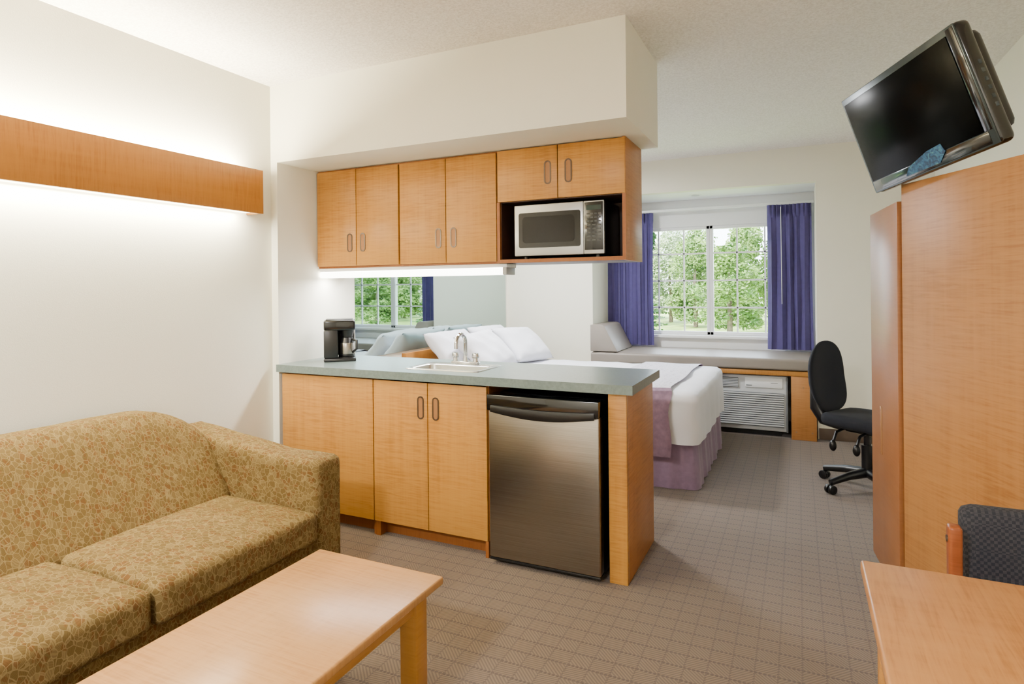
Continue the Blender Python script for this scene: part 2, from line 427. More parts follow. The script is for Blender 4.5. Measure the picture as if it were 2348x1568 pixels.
# refrigerator
T = Thing('mini_refrigerator', 'compact stainless steel refrigerator with black trim under the worktop', 'refrigerator', (-1.13, 3.0, 0))
T.part(MB().box(-1.415, -.845, 2.79, 3.29, .02, .845, m_black, .006), 'body')
for (x, y) in ((-1.37, 2.84), (-.89, 2.84), (-1.37, 3.22), (-.89, 3.22)):
    T.part(MB().cyl((x, y, 0), (x, y, .025), .02, m_black), 'foot')
d = T.part(MB().box(-1.42, -.842, 2.722, 2.787, .035, .80, m_steel, .008, 3).box(-1.42, -.842, 2.724, 2.787, .022, .035, m_black, .003), 'door')
N = 16
P = [(-.84, .775)]+[(-.84, .852), (-1.422, .852), (-1.422, .775)]
for k in range(1, N): 
    u = k/N; P.append((-1.422+.582*u, .775-.032*math.sin(pi*u)))
T.part(MB().prism(P, 2.708, 2.79, m_blackgloss, 'xz', .004), 'handle', d, 'black curved grip trim')
P = []
for k in range(N+1):
    u = k/N; P.append((-1.40+.54*u, .762-.026*math.sin(pi*u)+.006))
for k in range(N, -1, -1):
    u = k/N; P.append((-1.40+.54*u, .80-.008*math.sin(pi*u)))
T.part(MB().prism(P, 2.700, 2.71, m_black, 'xz', .002), 'grip', d)

# worktop with a cut-out for the sink
SX0, SX1, SY0, SY1 = -2.04, -1.56, 2.87, 3.19
b = MB()
def plate_hole(b, xs, ys, z0, z1, m, hole):
    t = bmesh.new()
    G = {}
    for i, x in enumerate(xs):
        for j, y in enumerate(ys):
            for k, z in enumerate((z0, z1)): G[i, j, k] = t.verts.new((x, y, z))
    cells = [(i, j) for i in range(len(xs)-1) for j in range(len(ys)-1) if (i, j) != hole]
    cs = set(cells)
    for i, j in cells:
        t.faces.new((G[i, j, 1], G[i+1, j, 1], G[i+1, j+1, 1], G[i, j+1, 1]))
        t.faces.new((G[i, j, 0], G[i, j+1, 0], G[i+1, j+1, 0], G[i+1, j, 0]))
        for (di, dj, a, c) in ((0, -1, (i, j), (i+1, j)), (0, 1, (i+1, j+1), (i, j+1)), (-1, 0, (i, j+1), (i, j)), (1, 0, (i+1, j), (i+1, j+1))):
            if (i+di, j+dj) not in cs:
                t.faces.new((G[a[0], a[1], 0], G[c[0], c[1], 0], G[c[0], c[1], 1], G[a[0], a[1], 1]))
    bmesh.ops.recalc_face_normals(t, faces=t.faces[:])
    b.add(t, m)
plate_hole(b, [-2.886, SX0+.015, SX1-.015, -.69], [2.745, SY0+.015, SY1-.015, 3.345], .888, .932, m_counter, (1, 1))
o = single(b, 'worktop', 'grey-green laminate worktop running along the kitchenette', 'countertop', (-1.8, 3.04, .888), smooth=False)
# sink
T = Thing('sink', 'small square stainless steel drop-in sink in the worktop', 'sink', (-1.8, 3.03, .932))
def rrect(x0, x1, y0, y1, r, n=5):
    P = []
    for (cx_, cy_, a0) in ((x1-r, y1-r, 0), (x0+r, y1-r, pi/2), (x0+r, y0+r, pi), (x1-r, y0+r, 1.5*pi)):
        for k in range(n+1):
            a = a0+pi/2*k/n; P.append((cx_+r*math.cos(a), cy_+r*math.sin(a)))
    return P
t = bmesh.new(); loops = []
for (ins, z, r) in ((0, .9325, .03), (0.003, .937, .03), (.022, .937, .035), (.03, .93, .04), (.036, .85, .05), (.055, .80, .05), (.10, .79, .05)):
    back = .045 if ins > .01 else 0
    loops.append([t.verts.new((x, y, z)) for x, y in rrect(SX0+ins, SX1-ins, SY0+ins, SY1-ins-back, r)])
for A, B in zip(loops, loops[1:]):
    for i in range(len(A)): j = (i+1) % len(A); t.faces.new((A[i], A[j], B[j], B[i]))
t.faces.new(loops[-1])
bmesh.ops.recalc_face_normals(t, faces=t.faces[:])
b = MB().add(t, m_sink); T.part(b, 'basin')
T.part(MB().cyl((-1.8, 3.01, .79), (-1.8, 3.01, .794), .035, m_chrome), 'drain')
# faucet
T = Thing('faucet', 'chrome gooseneck faucet with two knob handles', 'faucet', (-1.80, 3.165, .937))
T.part(MB().box(-1.89, -1.71, 3.145, 3.185, .937, .952, m_chrome, .006), 'base')
P = [(-1.80, 3.165, .95), (-1.80, 3.165, 1.06)]
for k in range(1, 11):
    a = pi*k/10; P.append((-1.80, 3.165-.055+.055*math.cos(a), 1.06+.055*math.sin(a)))
P.append((-1.80, 3.055, 1.035))
T.part(MB().tube(P, .012, m_chrome).cyl((-1.80, 3.165, .95), (-1.80, 3.165, .985), .018, m_chrome, .012), 'spout')
for x in (-1.868, -1.732):
    T.part(MB().cyl((x, 3.165, .95), (x, 3.165, .972), .017, m_chrome, .013).cyl((x, 3.165, .972), (x, 3.165, 1.002), .022, m_chrome, .019, 12, .003), 'handle')
# coffee maker (turned towards the room)
T = Thing('coffee_maker', 'black drip coffee maker with steel carafe on the worktop', 'coffee maker', (-2.66, 3.06, .932), world=False, mat=Matrix.Rotation(math.radians(40), 3, 'Z'))
T.part(MB().box(-.098, .098, -.085, .085, 0, .022, m_black, .007).cyl((.04, -.01, .022), (.04, -.01, .026), .05, m_dark), 'base')
T.part(MB().box(-.098, -.012, -.08, .08, .022, .20, m_black, .01).box(-.012, .09, .055, .08, .022, .20, m_black, .004), 'reservoir')
T.part(MB().box(-.098, .094, -.082, .082, .195, .262, m_blackgloss, .012, 3).box(-.085, .08, -.07, .07, .261, .267, m_black, .003).cyl((.042, -.01, .15), (.042, -.01, .196), .036, m_black, .05), 'brew_head')
cf = T.part(MB().cyl((.042, -.012, .027), (.042, -.012, .045), .048, m_black, .05, 28, .004).cyl((.042, -.012, .045), (.042, -.012, .115), .05, m_steel, .047, 28, .003).cyl((.042, -.012, .115), (.042, -.012, .148), .047, m_black, .038), 'carafe', label='steel carafe with black lid')
T.part(MB().tube([(.075, -.045, .135), (.102, -.075, .13), (.104, -.078, .08), (.078, -.045, .055)], .008, m_black), 'handle', cf)

# ------------------------------------------------------------------ upper units
UY = 3.10; UZ0, UZ1 = 1.525, 2.166
for (x0, x1, lab) in ((-2.884, -2.2265, 'double-door maple wall cabinet beside the side wall'), (-2.2245, -1.551, 'double-door maple wall cabinet above the lamp')):
    T = Thing('wall_cabinet', lab, 'cabinet', ((x0+x1)/2, 3.28, UZ0), group='upper cabinets')
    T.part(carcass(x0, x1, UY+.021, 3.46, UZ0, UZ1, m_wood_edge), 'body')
    xm = (x0+x1)/2
    door(T, x0+.004, xm, UZ0+.012, UZ1-.012, UY, m_wood_z, xm-.052, 1.685)
    door(T, xm, x1-.001, UZ0+.012, UZ1-.012, UY, m_wood_z, xm+.052, 1.685)
T = Thing('microwave_cabinet', 'maple wall cabinet with two doors above an open niche', 'cabinet', (-1.18, 3.28, UZ0), group='upper cabinets')
x0, x1 = -1.549, -.805
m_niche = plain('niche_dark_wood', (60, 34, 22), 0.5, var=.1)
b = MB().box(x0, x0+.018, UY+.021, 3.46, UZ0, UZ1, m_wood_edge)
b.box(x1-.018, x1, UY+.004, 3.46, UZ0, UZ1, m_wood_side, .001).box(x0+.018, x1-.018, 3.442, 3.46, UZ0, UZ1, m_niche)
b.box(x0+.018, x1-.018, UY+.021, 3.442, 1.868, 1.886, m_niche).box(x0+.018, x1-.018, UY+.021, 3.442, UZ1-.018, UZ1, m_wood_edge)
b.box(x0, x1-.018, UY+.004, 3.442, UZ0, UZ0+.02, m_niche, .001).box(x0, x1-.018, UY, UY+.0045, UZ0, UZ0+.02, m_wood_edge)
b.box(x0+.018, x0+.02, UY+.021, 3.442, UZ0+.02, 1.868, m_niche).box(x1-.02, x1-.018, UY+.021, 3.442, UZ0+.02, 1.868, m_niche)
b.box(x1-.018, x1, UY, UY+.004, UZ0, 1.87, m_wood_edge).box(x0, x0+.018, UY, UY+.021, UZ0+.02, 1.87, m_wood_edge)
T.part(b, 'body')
xm = -1.179
door(T, x0+.002, xm, 1.872, UZ1-.006, UY, m_wood_z, xm-.058, 2.015, .13)
door(T, xm, x1, 1.872, UZ1-.006, UY, m_wood_z, xm+.062, 2.015, .13)
# microwave
T = Thing('microwave', 'silver and black countertop microwave in the cabinet niche', 'microwave', (-1.18, 3.3, UZ0+.02))
x0, x1, y0, z0, z1 = -1.452, -.928, 3.125, 1.562, 1.848
T.part(MB().box(x0, x1, y0+.02, 3.42, z0, z1, m_black, .006), 'body')
for (fx_, fy_) in ((x0+.05, 3.18), (x1-.05, 3.18), (x0+.05, 3.38), (x1-.05, 3.38)):
    T.part(MB().cyl((fx_, fy_, UZ0+.02), (fx_, fy_, z0+.002), .014, m_black), 'foot')
xd = x1-.115
dd = T.part(MB().box(x0, xd, y0, y0+.02, z0, z1, m_silver, .005), 'door', label='silver framed door')
T.part(MB().prism(rrect(x0+.028, xd-.016, z0+.045, z1-.045, .012), y0-.003, y0+.001, m_blackgloss, 'xz').prism(rrect(x0+.052, xd-.05, z0+.072, z1-.068, .02), y0-.004, y0-.0028, m_mwglass, 'xz'), 'window', dd)
cp = T.part(MB().box(xd+.001, x1, y0, y0+.02, z0, z1, m_silver, .005).box(xd+.006, x1-.006, y0-.003, y0+.001, z0+.022, z1-.008, m_blackgloss, .001), 'control_panel')
m_key = plain('keypad_grey', (46, 48, 50), .5)
m_disp = plain('display_dark', (24, 44, 40), .2)
b = MB()
for r_ in range(8):
    n_ = 4 if r_ < 3 else 3
    for c_ in range(n_):
        wx = (x1-.014-(xd+.016))/n_
        b.box(xd+.016+wx*c_+.003, xd+.016+wx*(c_+1)-.003, y0-.0042, y0-.0028, z1-.075-.02*r_, z1-.067-.02*r_, m_key)
T.part(b, 'keypad', cp); T.part(MB().box(xd+.018, x1-.016, y0-.0042, y0-.0028, z1-.05, z1-.025, m_disp), 'display', cp)
# under-cabinet light
T = Thing('under_cabinet_light', 'long white fluorescent strip light beneath the wall cabinets', 'light', (-2.2, 3.2, 1.47))
T.part(MB().box(-2.88, -1.50, 3.12, 3.25, 1.502, 1.524, m_white, .003), 'housing')
T.part(MB().box(-2.88, -1.525, 3.115, 3.225, 1.462, 1.502, m_tube2, .012, 3), 'diffuser', label='glowing diffuser')
m_greyp = plain('grey_plastic', (160, 160, 160), .5)
T.part(MB().box(-1.524, -1.498, 3.113, 3.23, 1.460, 1.503, m_greyp, .004), 'end_cap')

# ------------------------------------------------------------------ valance light on the side wall
T = Thing('wall_valance_light', 'long maple valance light box mounted on the side wall', 'wall light', (-2.9, 1.5, 1.83))
T.part(MB().box(-2.84, -2.82, .2, 2.60, 1.831, 2.083, m_wood_y, .001), 'front_panel')
T.part(MB().box(XL+.001, -2.84, 2.582, 2.60, 1.831, 2.083, m_wood_z), 'end_panel')
T.part(MB().box(XL+.001, -2.84, .2, .218, 1.831, 2.083, m_wood_z), 'end_panel')
T.part(MB().box(XL+.001, -2.845, .25, 2.54, 1.93, 1.96, m_white), 'ballast')
T.part(MB().box(XL+.02, -2.842, .25, 2.56, 1.838, 1.86, m_tube), 'lower_diffuser', label='glowing diffuser')
T.part(MB().cyl((-2.89, .25, 2.0), (-2.89, 2.54, 2.0), .016, m_tube), 'tube')

def area(name, loc, rot, sx, sy, e, col=(1, .95, .85)):
    l = bpy.data.lights.new(name, 'AREA'); l.shape = 'RECTANGLE'; l.size = sx; l.size_y = sy; l.energy = e; l.color = col
    o = bpy.data.objects.new(name, l); COL.objects.link(o); o.location = loc; o.rotation_euler = rot; return o
area('valance_up_light', (-2.89, 1.4, 2.05), (pi, 0, 0), .07, 2.2, 140, (1, .91, .64))
area('valance_down_light', (-2.89, 1.4, 1.832), (0, 0, 0), .07, 2.2, 52, (1, .93, .70))
area('under_cabinet_lamp', (-2.2, 3.17, 1.455), (0, 0, 0), 1.3, .08, 22, (1, .97, .93))

def fill_lamp(x, y, e, r=.17, c=(1, .97, .94)):  # unseen ceiling fill light, added to brighten the interior
    T = Thing('added_fill_lamp', 'added round fill light with frosted diffuser, out of view', 'ceiling lamp', (x, y, ZC-.08))
    T.part(MB().cyl((x, y, ZC-.02), (x, y, ZC-.001), r+.015, m_white), 'base')
    T.part(MB().sph((x, y, ZC-.02), r, m_fill_lamp, (1, 1, .35), 28), 'fill_lamp_shade')
    l = bpy.data.lights.new('added_fill_light', 'AREA'); l.shape = 'DISK'; l.size = .34; l.energy = e; l.color = c
    o = bpy.data.objects.new('added_fill_light', l); COL.objects.link(o); o.location = (x, y, ZC-.09)
fill_lamp(-2.2, 4.8, 105, c=(.97, .98, 1))  # added bedroom fill, hidden behind the kitchen soffit
fill_lamp(-1.0, -1.0, 190)  # added living-area fill, out of view behind the camera

# ------------------------------------------------------------------ mirror, bed
b = MB().box(XL+.001, XL+.012, 3.5, 6.06, .875, 2.1, m_mirror)
single(b, 'wall_mirror', 'large tinted frameless mirror above the headboard', 'mirror', (XL+.01, 4.8, .875), smooth=False)
BX0, BX1, BY0, BY1 = -2.84, -.63, 4.235, 5.725
T = Thing('bed', 'queen bed with white bedding and gathered mauve bed skirt', 'bed', (-1.8, 5.0, 0))
T.part(MB().box(XL+.012, -2.885, 4.1, 5.86, 0, .862, m_wood_y, .004), 'headboard', label='maple headboard')
def dwarp(p):
    x, y, z = p
    k = max(0, min(1, (.6-z)/.25))
    return (x+(.007*math.sin(y*23)+.01)*k, y+.007*math.sin(x*19)*k, max(z, .315+.006*math.sin(x*11+y*9)))
T.part(MB().soft(BX0, BX1+.015, BY0-.015, BY1+.015, .16, .665, .06, m_linen, .012, 34, dwarp, .008), 'duvet')
per = []
c_ = .09
pts = [(BX0, BY0), (BX1-c_, BY0), (BX1-c_*.3, BY0+c_*.3), (BX1, BY0+c_), (BX1, BY1-c_), (BX1-c_, BY1), (BX0, BY1)]
path = []
for (a, bb) in zip(pts, pts[1:]):
    A, B_ = Vector(a), Vector(bb); n_ = max(2, int((B_-A).length/.012))
    for k in range(n_): path.append(A.lerp(B_, k/n_))
path.append(Vector(pts[-1]))
def skirt(u, v):
    i = u*(len(path)-1); i0 = min(int(i), len(path)-2); p = path[i0].lerp(path[i0+1], i-i0)
    d = (path[min(i0+1, len(path)-1)]-path[i0]).normalized(); nrm = Vector((d.y, -d.x))
    s_ = i*.012
    w = (.008*math.sin(s_*38)+.008*math.sin(s_*17+1))*(1.1-v*.8)-.022*v+ .01
    p = p+nrm*w
    return (p.x, p.y, .003+v*.36)
T.part(MB().surf(skirt, len(path)-1, 8, m_skirt), 'bed_skirt', label='gathered mauve skirt')
T.part(MB().box(BX0+.02, BX1-.08, BY0+.08, BY1-.08, .04, .34, m_dark), 'box_spring')
sx0, sx1 = -1.30, -.80
prof = [(BY0-.036, .22), (BY0-.038, .35), (BY0-.035, .50), (BY0-.03, .60), (BY0+.005, .665), (BY0+.06, .684), (BY0+.4, .69), (5.0, .692), (BY1-.4, .69), (BY1-.06, .684), (BY1-.005, .665), (BY1+.03, .60), (BY1+.035, .5), (BY1+.038, .35), (BY1+.036, .22)]
def scarf(u, v):
    i = v*(len(prof)-1); i0 = min(int(i), len(prof)-2); f_ = i-i0
    y = prof[i0][0]*(1-f_)+prof[i0+1][0]*f_; z = prof[i0][1]*(1-f_)+prof[i0+1][1]*f_
    x = sx0+(sx1-sx0)*u
    return (x+.01*math.sin(v*30), y+.006*math.sin(x*40)*(1 if z < .6 else 0), z+.003*math.sin(x*15+y*9))
t = NT('bed_scarf_sheen_top'); sp_ = t.n.new('ShaderNodeSeparateXYZ'); t.link(t.tc.outputs['Object'], sp_.inputs[0])
f, _ = t.noise(t.map(), 30, 3)
wn, _ = t.noise(t.map((9, 3, 3)), 3, 2, .5, 1.0)
fine = t.math('LESS_THAN', t.math('ABSOLUTE', t.math('SUBTRACT', wn, .5)), .012)
scarf_sides = t.math('GREATER_THAN', t.math('ABSOLUTE', t.math('ADD', sp_.outputs[1], 0.0)), .70)  # window sheen painted into the pale top; hanging sides stay mauve
col_sheen = t.ramp(f, [(.3, lin((206, 202, 214))), (.7, lin((220, 216, 226)))])
col_sheen = t.mix(t.math('MULTIPLY', fine, .6), col_sheen, lin((150, 136, 156)))
col_b = t.ramp(f, [(.3, lin((112, 88, 108))), (.7, lin((134, 106, 126)))])
t.base(t.mix(scarf_sides, col_sheen, col_b)); t.b.inputs['Roughness'].default_value = .75; m_scarf_sheen = t.m
b = MB().surf(scarf, 24, 56, m_scarf_sheen)
single(b, 'bed_scarf', 'mauve bed scarf draped across the foot, top painted pale as window sheen', 'bed scarf', (-1.1, 4.98, .69))
# pillows
def pillow_mb():
    b = MB(); t = bmesh.new(); N = 26
    for side in (1, -1):
        g = []
        for i in range(N+1):
            row = []
            for j in range(N+1):
                u = -1+2*i/N; v = -1+2*j/N
                e_ = max(0, (1-u**4)*(1-v**4))
                th = .085*e_**.6
                k = 1-.08*(1-abs(u)**2)*abs(v)**3; k2 = 1-.08*(1-abs(v)**2)*abs(u)**3
                p = Vector((.345*u*k2, side*th, .215*v*k))
                p.y += side*e_*(.016*mnoise.noise(Vector((u*2.2, v*2.2, side*3)))+.006*math.sin(u*9+v*5))
                p.z += .012*mnoise.noise(Vector((u*3, 5, v*3)))
                row.append(t.verts.new(p))
            g.append(row)
        for i in range(N):
            for j in range(N): t.faces.new((g[i][j], g[i+1][j], g[i+1][j+1], g[i][j+1]))
    bmesh.ops.remove_doubles(t, verts=t.verts[:], dist=.0006)
    bmesh.ops.recalc_face_normals(t, faces=t.faces[:])
    return b.add(t, m_linen)
p0 = single(pillow_mb(), 'pillow', 'plump white pillow leaning against the headboard', 'pillow', angle=120)
p0['group'] = 'bed pillows'
places = [((-2.685, 4.60, .85), 42, 90, 0), ((-2.685, 5.34, .85), 42, 90, 1), ((-2.445, 4.68, .845), 46, 92, -3), ((-2.42, 5.39, .84), 47, 87, 4)]
pil = [p0]
for _ in range(3):
    q = p0.copy(); COL.objects.link(q); pil.append(q)
for q, (l_, tilt, yaw, r_) in zip(pil, places):
    q.matrix_world = Matrix.Translation(l_) @ Matrix.Rotation(math.radians(yaw), 4, 'Z') @ Matrix.Rotation(math.radians(-tilt), 4, 'X') @ Matrix.Rotation(math.radians(r_), 4, 'Y')

# ------------------------------------------------------------------ window bench, AC, curtains
T = Thing('window_bench', 'maple window bench built into the alcove', 'bench', (-.9, 6.3, 0))
T.part(MB().box(AX0+.003, AX1-.003, 6.0, AY-.003, .568, .612, m_wood_x, .004), 'seat')
T.part(MB().box(-.07, .135, 6.005, 6.10, 0, .567, m_wood_side, .003), 'leg')
T.part(MB().box(AX0+.01, -1.75, 6.005, 6.10, 0, .567, m_wood_side, .003), 'leg')
for (sx_, sz_) in ((-.03, .07), (.1, .07), (.03, .47)):
    T.part(MB().cyl((sx_, 6.0040, sz_), (sx_, 6.006, sz_), .008, m_cap), 'screw_cap')
b = MB().soft(AX0+.01, AX1-.02, 5.985, AY-.02, .6155, .722, .022, m_benchcush, .006, 14)
single(b, 'bench_cushion', 'long taupe vinyl seat cushion on the window bench', 'cushion', (-.9, 6.4, .6155))
b = MB().prism([(-1.943, .729), (-1.655, .729), (-1.79, .985), (-1.82, 1.0), (-1.943, 1.0)], 6.0, 6.6, m_benchcush, 'xz', .009)
single(b, 'bolster_cushion', 'wedge-shaped taupe bolster leaning on the alcove side', 'cushion', (AX0+.15, 6.3, .729))
T = Thing('air_conditioner', 'grey through-wall air conditioner under the window bench', 'air conditioner', (-.62, 6.2, .0))
ax0, ax1, ay = -1.2, -.10, 6.03
T.part(MB().box(ax0, ax1, ay+.02, 6.45, .05, .555, m_ac, .012, 3), 'body')
T.part(MB().box(ax0+.05, ax1-.05, ay+.08, 6.4, 0, .05, m_dark), 'base')
b = MB().box(ax0+.01, ax1-.03, ay+.008, ay+.02, .09, .40, m_acdark)
for k in range(15):
    z = .098+k*.0203; b.box(ax0+.01, ax1-.03, ay, ay+.012, z, z+.012, m_ac, .002)
T.part(b, 'grille')
b = MB().box(ax0+.02, ax1-.42, ay+.012, ay+.022, .44, .53, m_acdark)
for k in range(6): b.box(ax0+.02, ax1-.42, ay+.006, ay+.014, .445+k*.014, .452+k*.014, m_ac)
T.part(b, 'air_outlet')
T.part(MB().box(ax1-.36, ax1-.04, ay+.012, ay+.022, .445, .535, m_white, .003).box(ax1-.35, ax1-.30, ay+.01, ay+.013, .46, .468, m_acdark).box(ax1-.14, ax1-.08, ay+.01, ay+.013, .49, .494, m_acdark), 'control_cover')
T.part(MB().box(ax1-.012, ax1+.004, ay+.004, ay+.03, .05, .55, m_acdark, .003), 'trim')

def curtain(x0, x1, y, z0, z1, seed, flare):
    nf = (x1-x0)/.075
    def f(u, v):
        a = 2*pi*nf*u
        zz = z1-(z1-z0)*v
        xc_ = (x0+x1)/2; k = 1-.06*math.sin(pi*v)*flare
        a2 = a+.9*math.sin(seed+u*9)+.5*v*math.sin(u*7+seed)
        amp = .030*(.35+.65*min(1, v*3+.1))*(.75+.25*math.sin(u*13+seed))
        x = xc_+(x0+(x1-x0)*u-xc_)*k + .010*math.sin(a2*2)
        yy = y+amp*math.sin(a2)+.005*math.sin(v*7+u*20)
        if v < .06: yy = y+.016*math.sin(a*2)
        return (x, yy, zz)
    return MB().surf(f, int(nf*18), 34, m_curtain)
T = Thing('curtain', 'pleated purple curtain hanging beside the window', 'curtain', (-.08, 6.62, .74))
T.part(curtain(-.29, .125, 6.62, .745, 2.187, 1, .3), 'panel')
T.part(MB().cyl((-.155, 6.575, 2.16), (-.15, 6.57, 1.2), .0028, m_white), 'light_gap_rod', label='thin white rod standing in for a light gap')  # white rod stands in for a thin light gap at the curtain
T = Thing('curtain', 'pleated purple curtain tucked behind the bolster', 'curtain', (-1.68, 6.66, .74))
T.part(curtain(-1.935, -1.44, 6.67, .745, 2.187, 4, .3), 'panel')
b = MB().box(AX0+.005, AX1-.005, 6.655, 6.685, 2.19, 2.215, m_white, .003)
for xx in (-1.9, -.9, .1): b.box(xx-.01, xx+.01, 6.685, AY-.001, 2.195, 2.21, m_white)
single(b, 'curtain_track', 'white curtain track above the window', 'curtain track', (-.9, 6.67, 2.19))
T = Thing('recessed_light', 'small recessed downlight in the alcove soffit', 'light', (-.95, 6.45, AZ))
T.part(MB().cyl((-.95, 6.45, AZ-.006), (-.95, 6.45, AZ), .06, m_white, .065, 28), 'ring')
T.part(MB().cyl((-.95, 6.45, AZ-.008), (-.95, 6.45, AZ-.0055), .042, m_silver, None, 28), 'lens')

# ------------------------------------------------------------------ sofa
T = Thing('sofa', 'olive-gold leaf patterned two-seat sofa against the side wall', 'sofa', (-2.4, 1.3, 0))
SYA, SYB, ARM = .55, 2.055, .17
def backwarp(p):
    x, y, z = p
    yy = abs(y-1.3)
    t_ = max(0, min(1, (yy-.46)/.34)); s_ = 1-.25*(t_**2.4)
    z = .12+(z-.12)*s_
    if x > -2.84: x = x - .25*max(0, (z-.40))/.44*(x+2.88)/.41
    return (x, y, z)
T.part(MB().soft(-2.885, -2.445, SYA-.06, SYB+.06, .12, .83, .10, m_sofa, .0, 30, backwarp, .004), 'backrest', angle=80)
for (y0_, y1_) in ((SYB+.0, SYB+ARM), (SYA-ARM, SYA)):
    def aw(p): return (p[0], p[1], p[2]+ (.07*max(0, (-2.2-p[0])/.6) if p[2] > .4 else 0))
    T.part(MB().soft(-2.88, -1.925, y0_, y1_, .06, .628, .035, m_sofa, 0, 22, aw, .003), 'armrest', angle=80)
T.part(MB().soft(-2.80, -1.945, SYA-.01, SYB+.01, .06, .30, .02, m_sofa, 0, 8), 'base')
for (y0_, y1_) in ((SYA+.005, 1.298), (1.306, SYB-.003)):
    T.part(MB().soft(-2.50, -1.905, y0_, y1_, .275, .418, .034, m_sofa, .024, 22, None, .004), 'seat_cushion', angle=80)
for (x, y) in ((-2.82, .45), (-2.82, 2.15), (-2.0, .45), (-2.0, 2.15)):
    T.part(MB().cyl((x, y, 0), (x, y, .07), .022, m_dark), 'leg')

# ------------------------------------------------------------------ coffee table
T = Thing('coffee_table', 'rectangular maple coffee table with square legs', 'coffee table', (-1.35, 1.15, 0))
T.part(MB().box(-1.622, -1.085, .52, 1.745, .395, .422, m_tabletop, .006, 3), 'top')
for x in (-1.58, -1.19):
    for y in (.56, 1.64): T.part(MB().box(x, x+.065, y, y+.065, 0, .395, m_tableleg, .005), 'leg')
for bx in ((-1.568, -1.548, .625, 1.64), (-1.155, -1.135, .625, 1.64), (-1.515, -1.19, 1.67, 1.69), (-1.515, -1.19, .58, .60)):
    T.part(MB().box(*bx, .33, .394, m_tableleg), 'apron')

# ------------------------------------------------------------------ desk (dining table) lower corner
T = Thing('desk', 'maple table with square legs', 'table', (.6, 1.2, 0))
T.part(MB().box(.125, 1.03, .75, 1.64, .712, .74, m_desk, .006, 3), 'top')
for x in (.155, .95):
    for y in (.80, 1.55): T.part(MB().box(x, x+.06, y, y+.06, 0, .712, m_tableleg, .004), 'leg')
for bx in ((.17, .19, .86, 1.55), (.215, .95, 1.57, 1.59), (.215, .95, .82, .84)):
    T.part(MB().box(*bx, .63, .711, m_tableleg), 'apron')
T = Thing('dining_chair', 'wood framed chair with dark tweed upholstery tucked at the table', 'chair', (.62, 1.8, 0))
def rw(p): return (p[0], p[1]+.12*(p[2]-.45), p[2])
m_redwood = wood('stained_frame', (136, 72, 38), 'z', .3, .8)
T.part(MB().soft(.375, .86, 1.885, 1.945, .47, .805, .028, m_tweed, 0, 12, rw), 'backrest', angle=80)
T.part(MB().soft(.37, .86, 1.46, 1.90, .42, .48, .025, m_tweed, .01, 10), 'seat')
for x in (.338, .863):
    T.part(MB().box(x, x+.03, 1.86, 1.90, .0, .77, m_redwood, .008, 3), 'back_leg')
    T.part(MB().cyl((x-.003 if x < .5 else x+.03, 1.88, .735), (x if x < .5 else x+.033, 1.88, .735), .008, m_handle), 'screw_cap')
    T.part(MB().box(x, x+.03, 1.44, 1.48, .0, .44, m_redwood, .008, 3), 'front_leg')
    T.part(MB().box(x, x+.03, 1.48, 1.86, .39, .43, m_redwood, .005), 'rail')

# ------------------------------------------------------------------ armoire
T = Thing('wardrobe', 'tall maple wardrobe with one door standing open', 'wardrobe', (.75, 2.85, 0))
P0 = (.383, 2.943); Q = (.668, 2.392); R = (XR-.015, 2.575); SS = (XR-.015, 3.275)
T.part(MB().prism([P0, Q, R, SS], .0, 1.792, m_wood_wd, 'xy', .003), 'body')
ang = math.atan2(3.464-2.955, .332-.378)
M_ = Matrix.Translation((.379, 2.957, 0)) @ Matrix.Rotation(ang, 4, 'Z')
b = MB().box(0, .52, -.011, .011, .07, 1.726, m_wood_door, .003, 2, M_)
dr = T.part(b, 'door', label='open maple door')
b = MB().box(.30, .335, .0108, .0135, .60, .82, m_cap, .001, 2, M_).box(.307, .328, .0130, .0145, .61, .81, m_wood_door, .001, 2, M_)
T.part(b, 'handle', dr)
# ------------------------------------------------------------------ TV
th = math.radians(-62.6)
MT = Matrix.Rotation(th, 3, 'Z') @ Matrix.Rotation(math.radians(-6), 3, 'Y') @ Matrix.Rotation(math.radians(17), 3, 'X')
T = Thing('television', 'black flat television tilted forward on top of the wardrobe', 'television', (.4455, 2.74, 1.80), world=False, mat=MT)
WA, W, H = -.31, .335, .432
m_bez = plain('bezel_dark_gloss', (12, 15, 20), .15, var=.1, coat=.5)
m_bez2 = plain('bezel_silver_edge', (58, 68, 74), .25, .4, var=.05)
T.part(MB().box(WA, W, 0, .06, 0, H, m_blackgloss, .022, 4), 'frame')
T.part(MB().box(WA+.004, W-.006, -.004, .004, .004, H-.004, m_bez2, .004, 2), 'bezel')
T.part(MB().box(WA+.018, W-.045, -.008, .0, .055, H-.03, m_screen, .002), 'screen', label='dark switched-off screen')
T.part(MB().box(WA+.016, W-.03, -.0065, -.002, .01, .053, m_bez, .002), 'speaker_bar')
T.part(MB().box(W-.042, W-.01, -.0065, -.002, .055, H-.012, m_bez, .002), 'side_bar')
T.part(MB().soft(WA+.04, W-.02, .04, .11, .04, H-.03, .035, m_black, 0, 10), 'rear_housing', angle=80)
T.part(MB().prism([(-.10, .02), (.08, .018), (.12, .05), (.11, .082), (.04, .078), (-.07, .05)], -.0095, -.0078, m_bluepatch, 'xz'), 'blue_patch', label='blue patterned patch')  # flat blue mottled patch low on the television front
for k in range(6): T.part(MB().box(W-.004, W+.001, .026, .038, .12+.03*k, .135+.03*k, m_bez2, .001), 'button')
T.part(MB().box(-.06, .06, .09, .13, .01, .2, m_black, .005), 'neck')

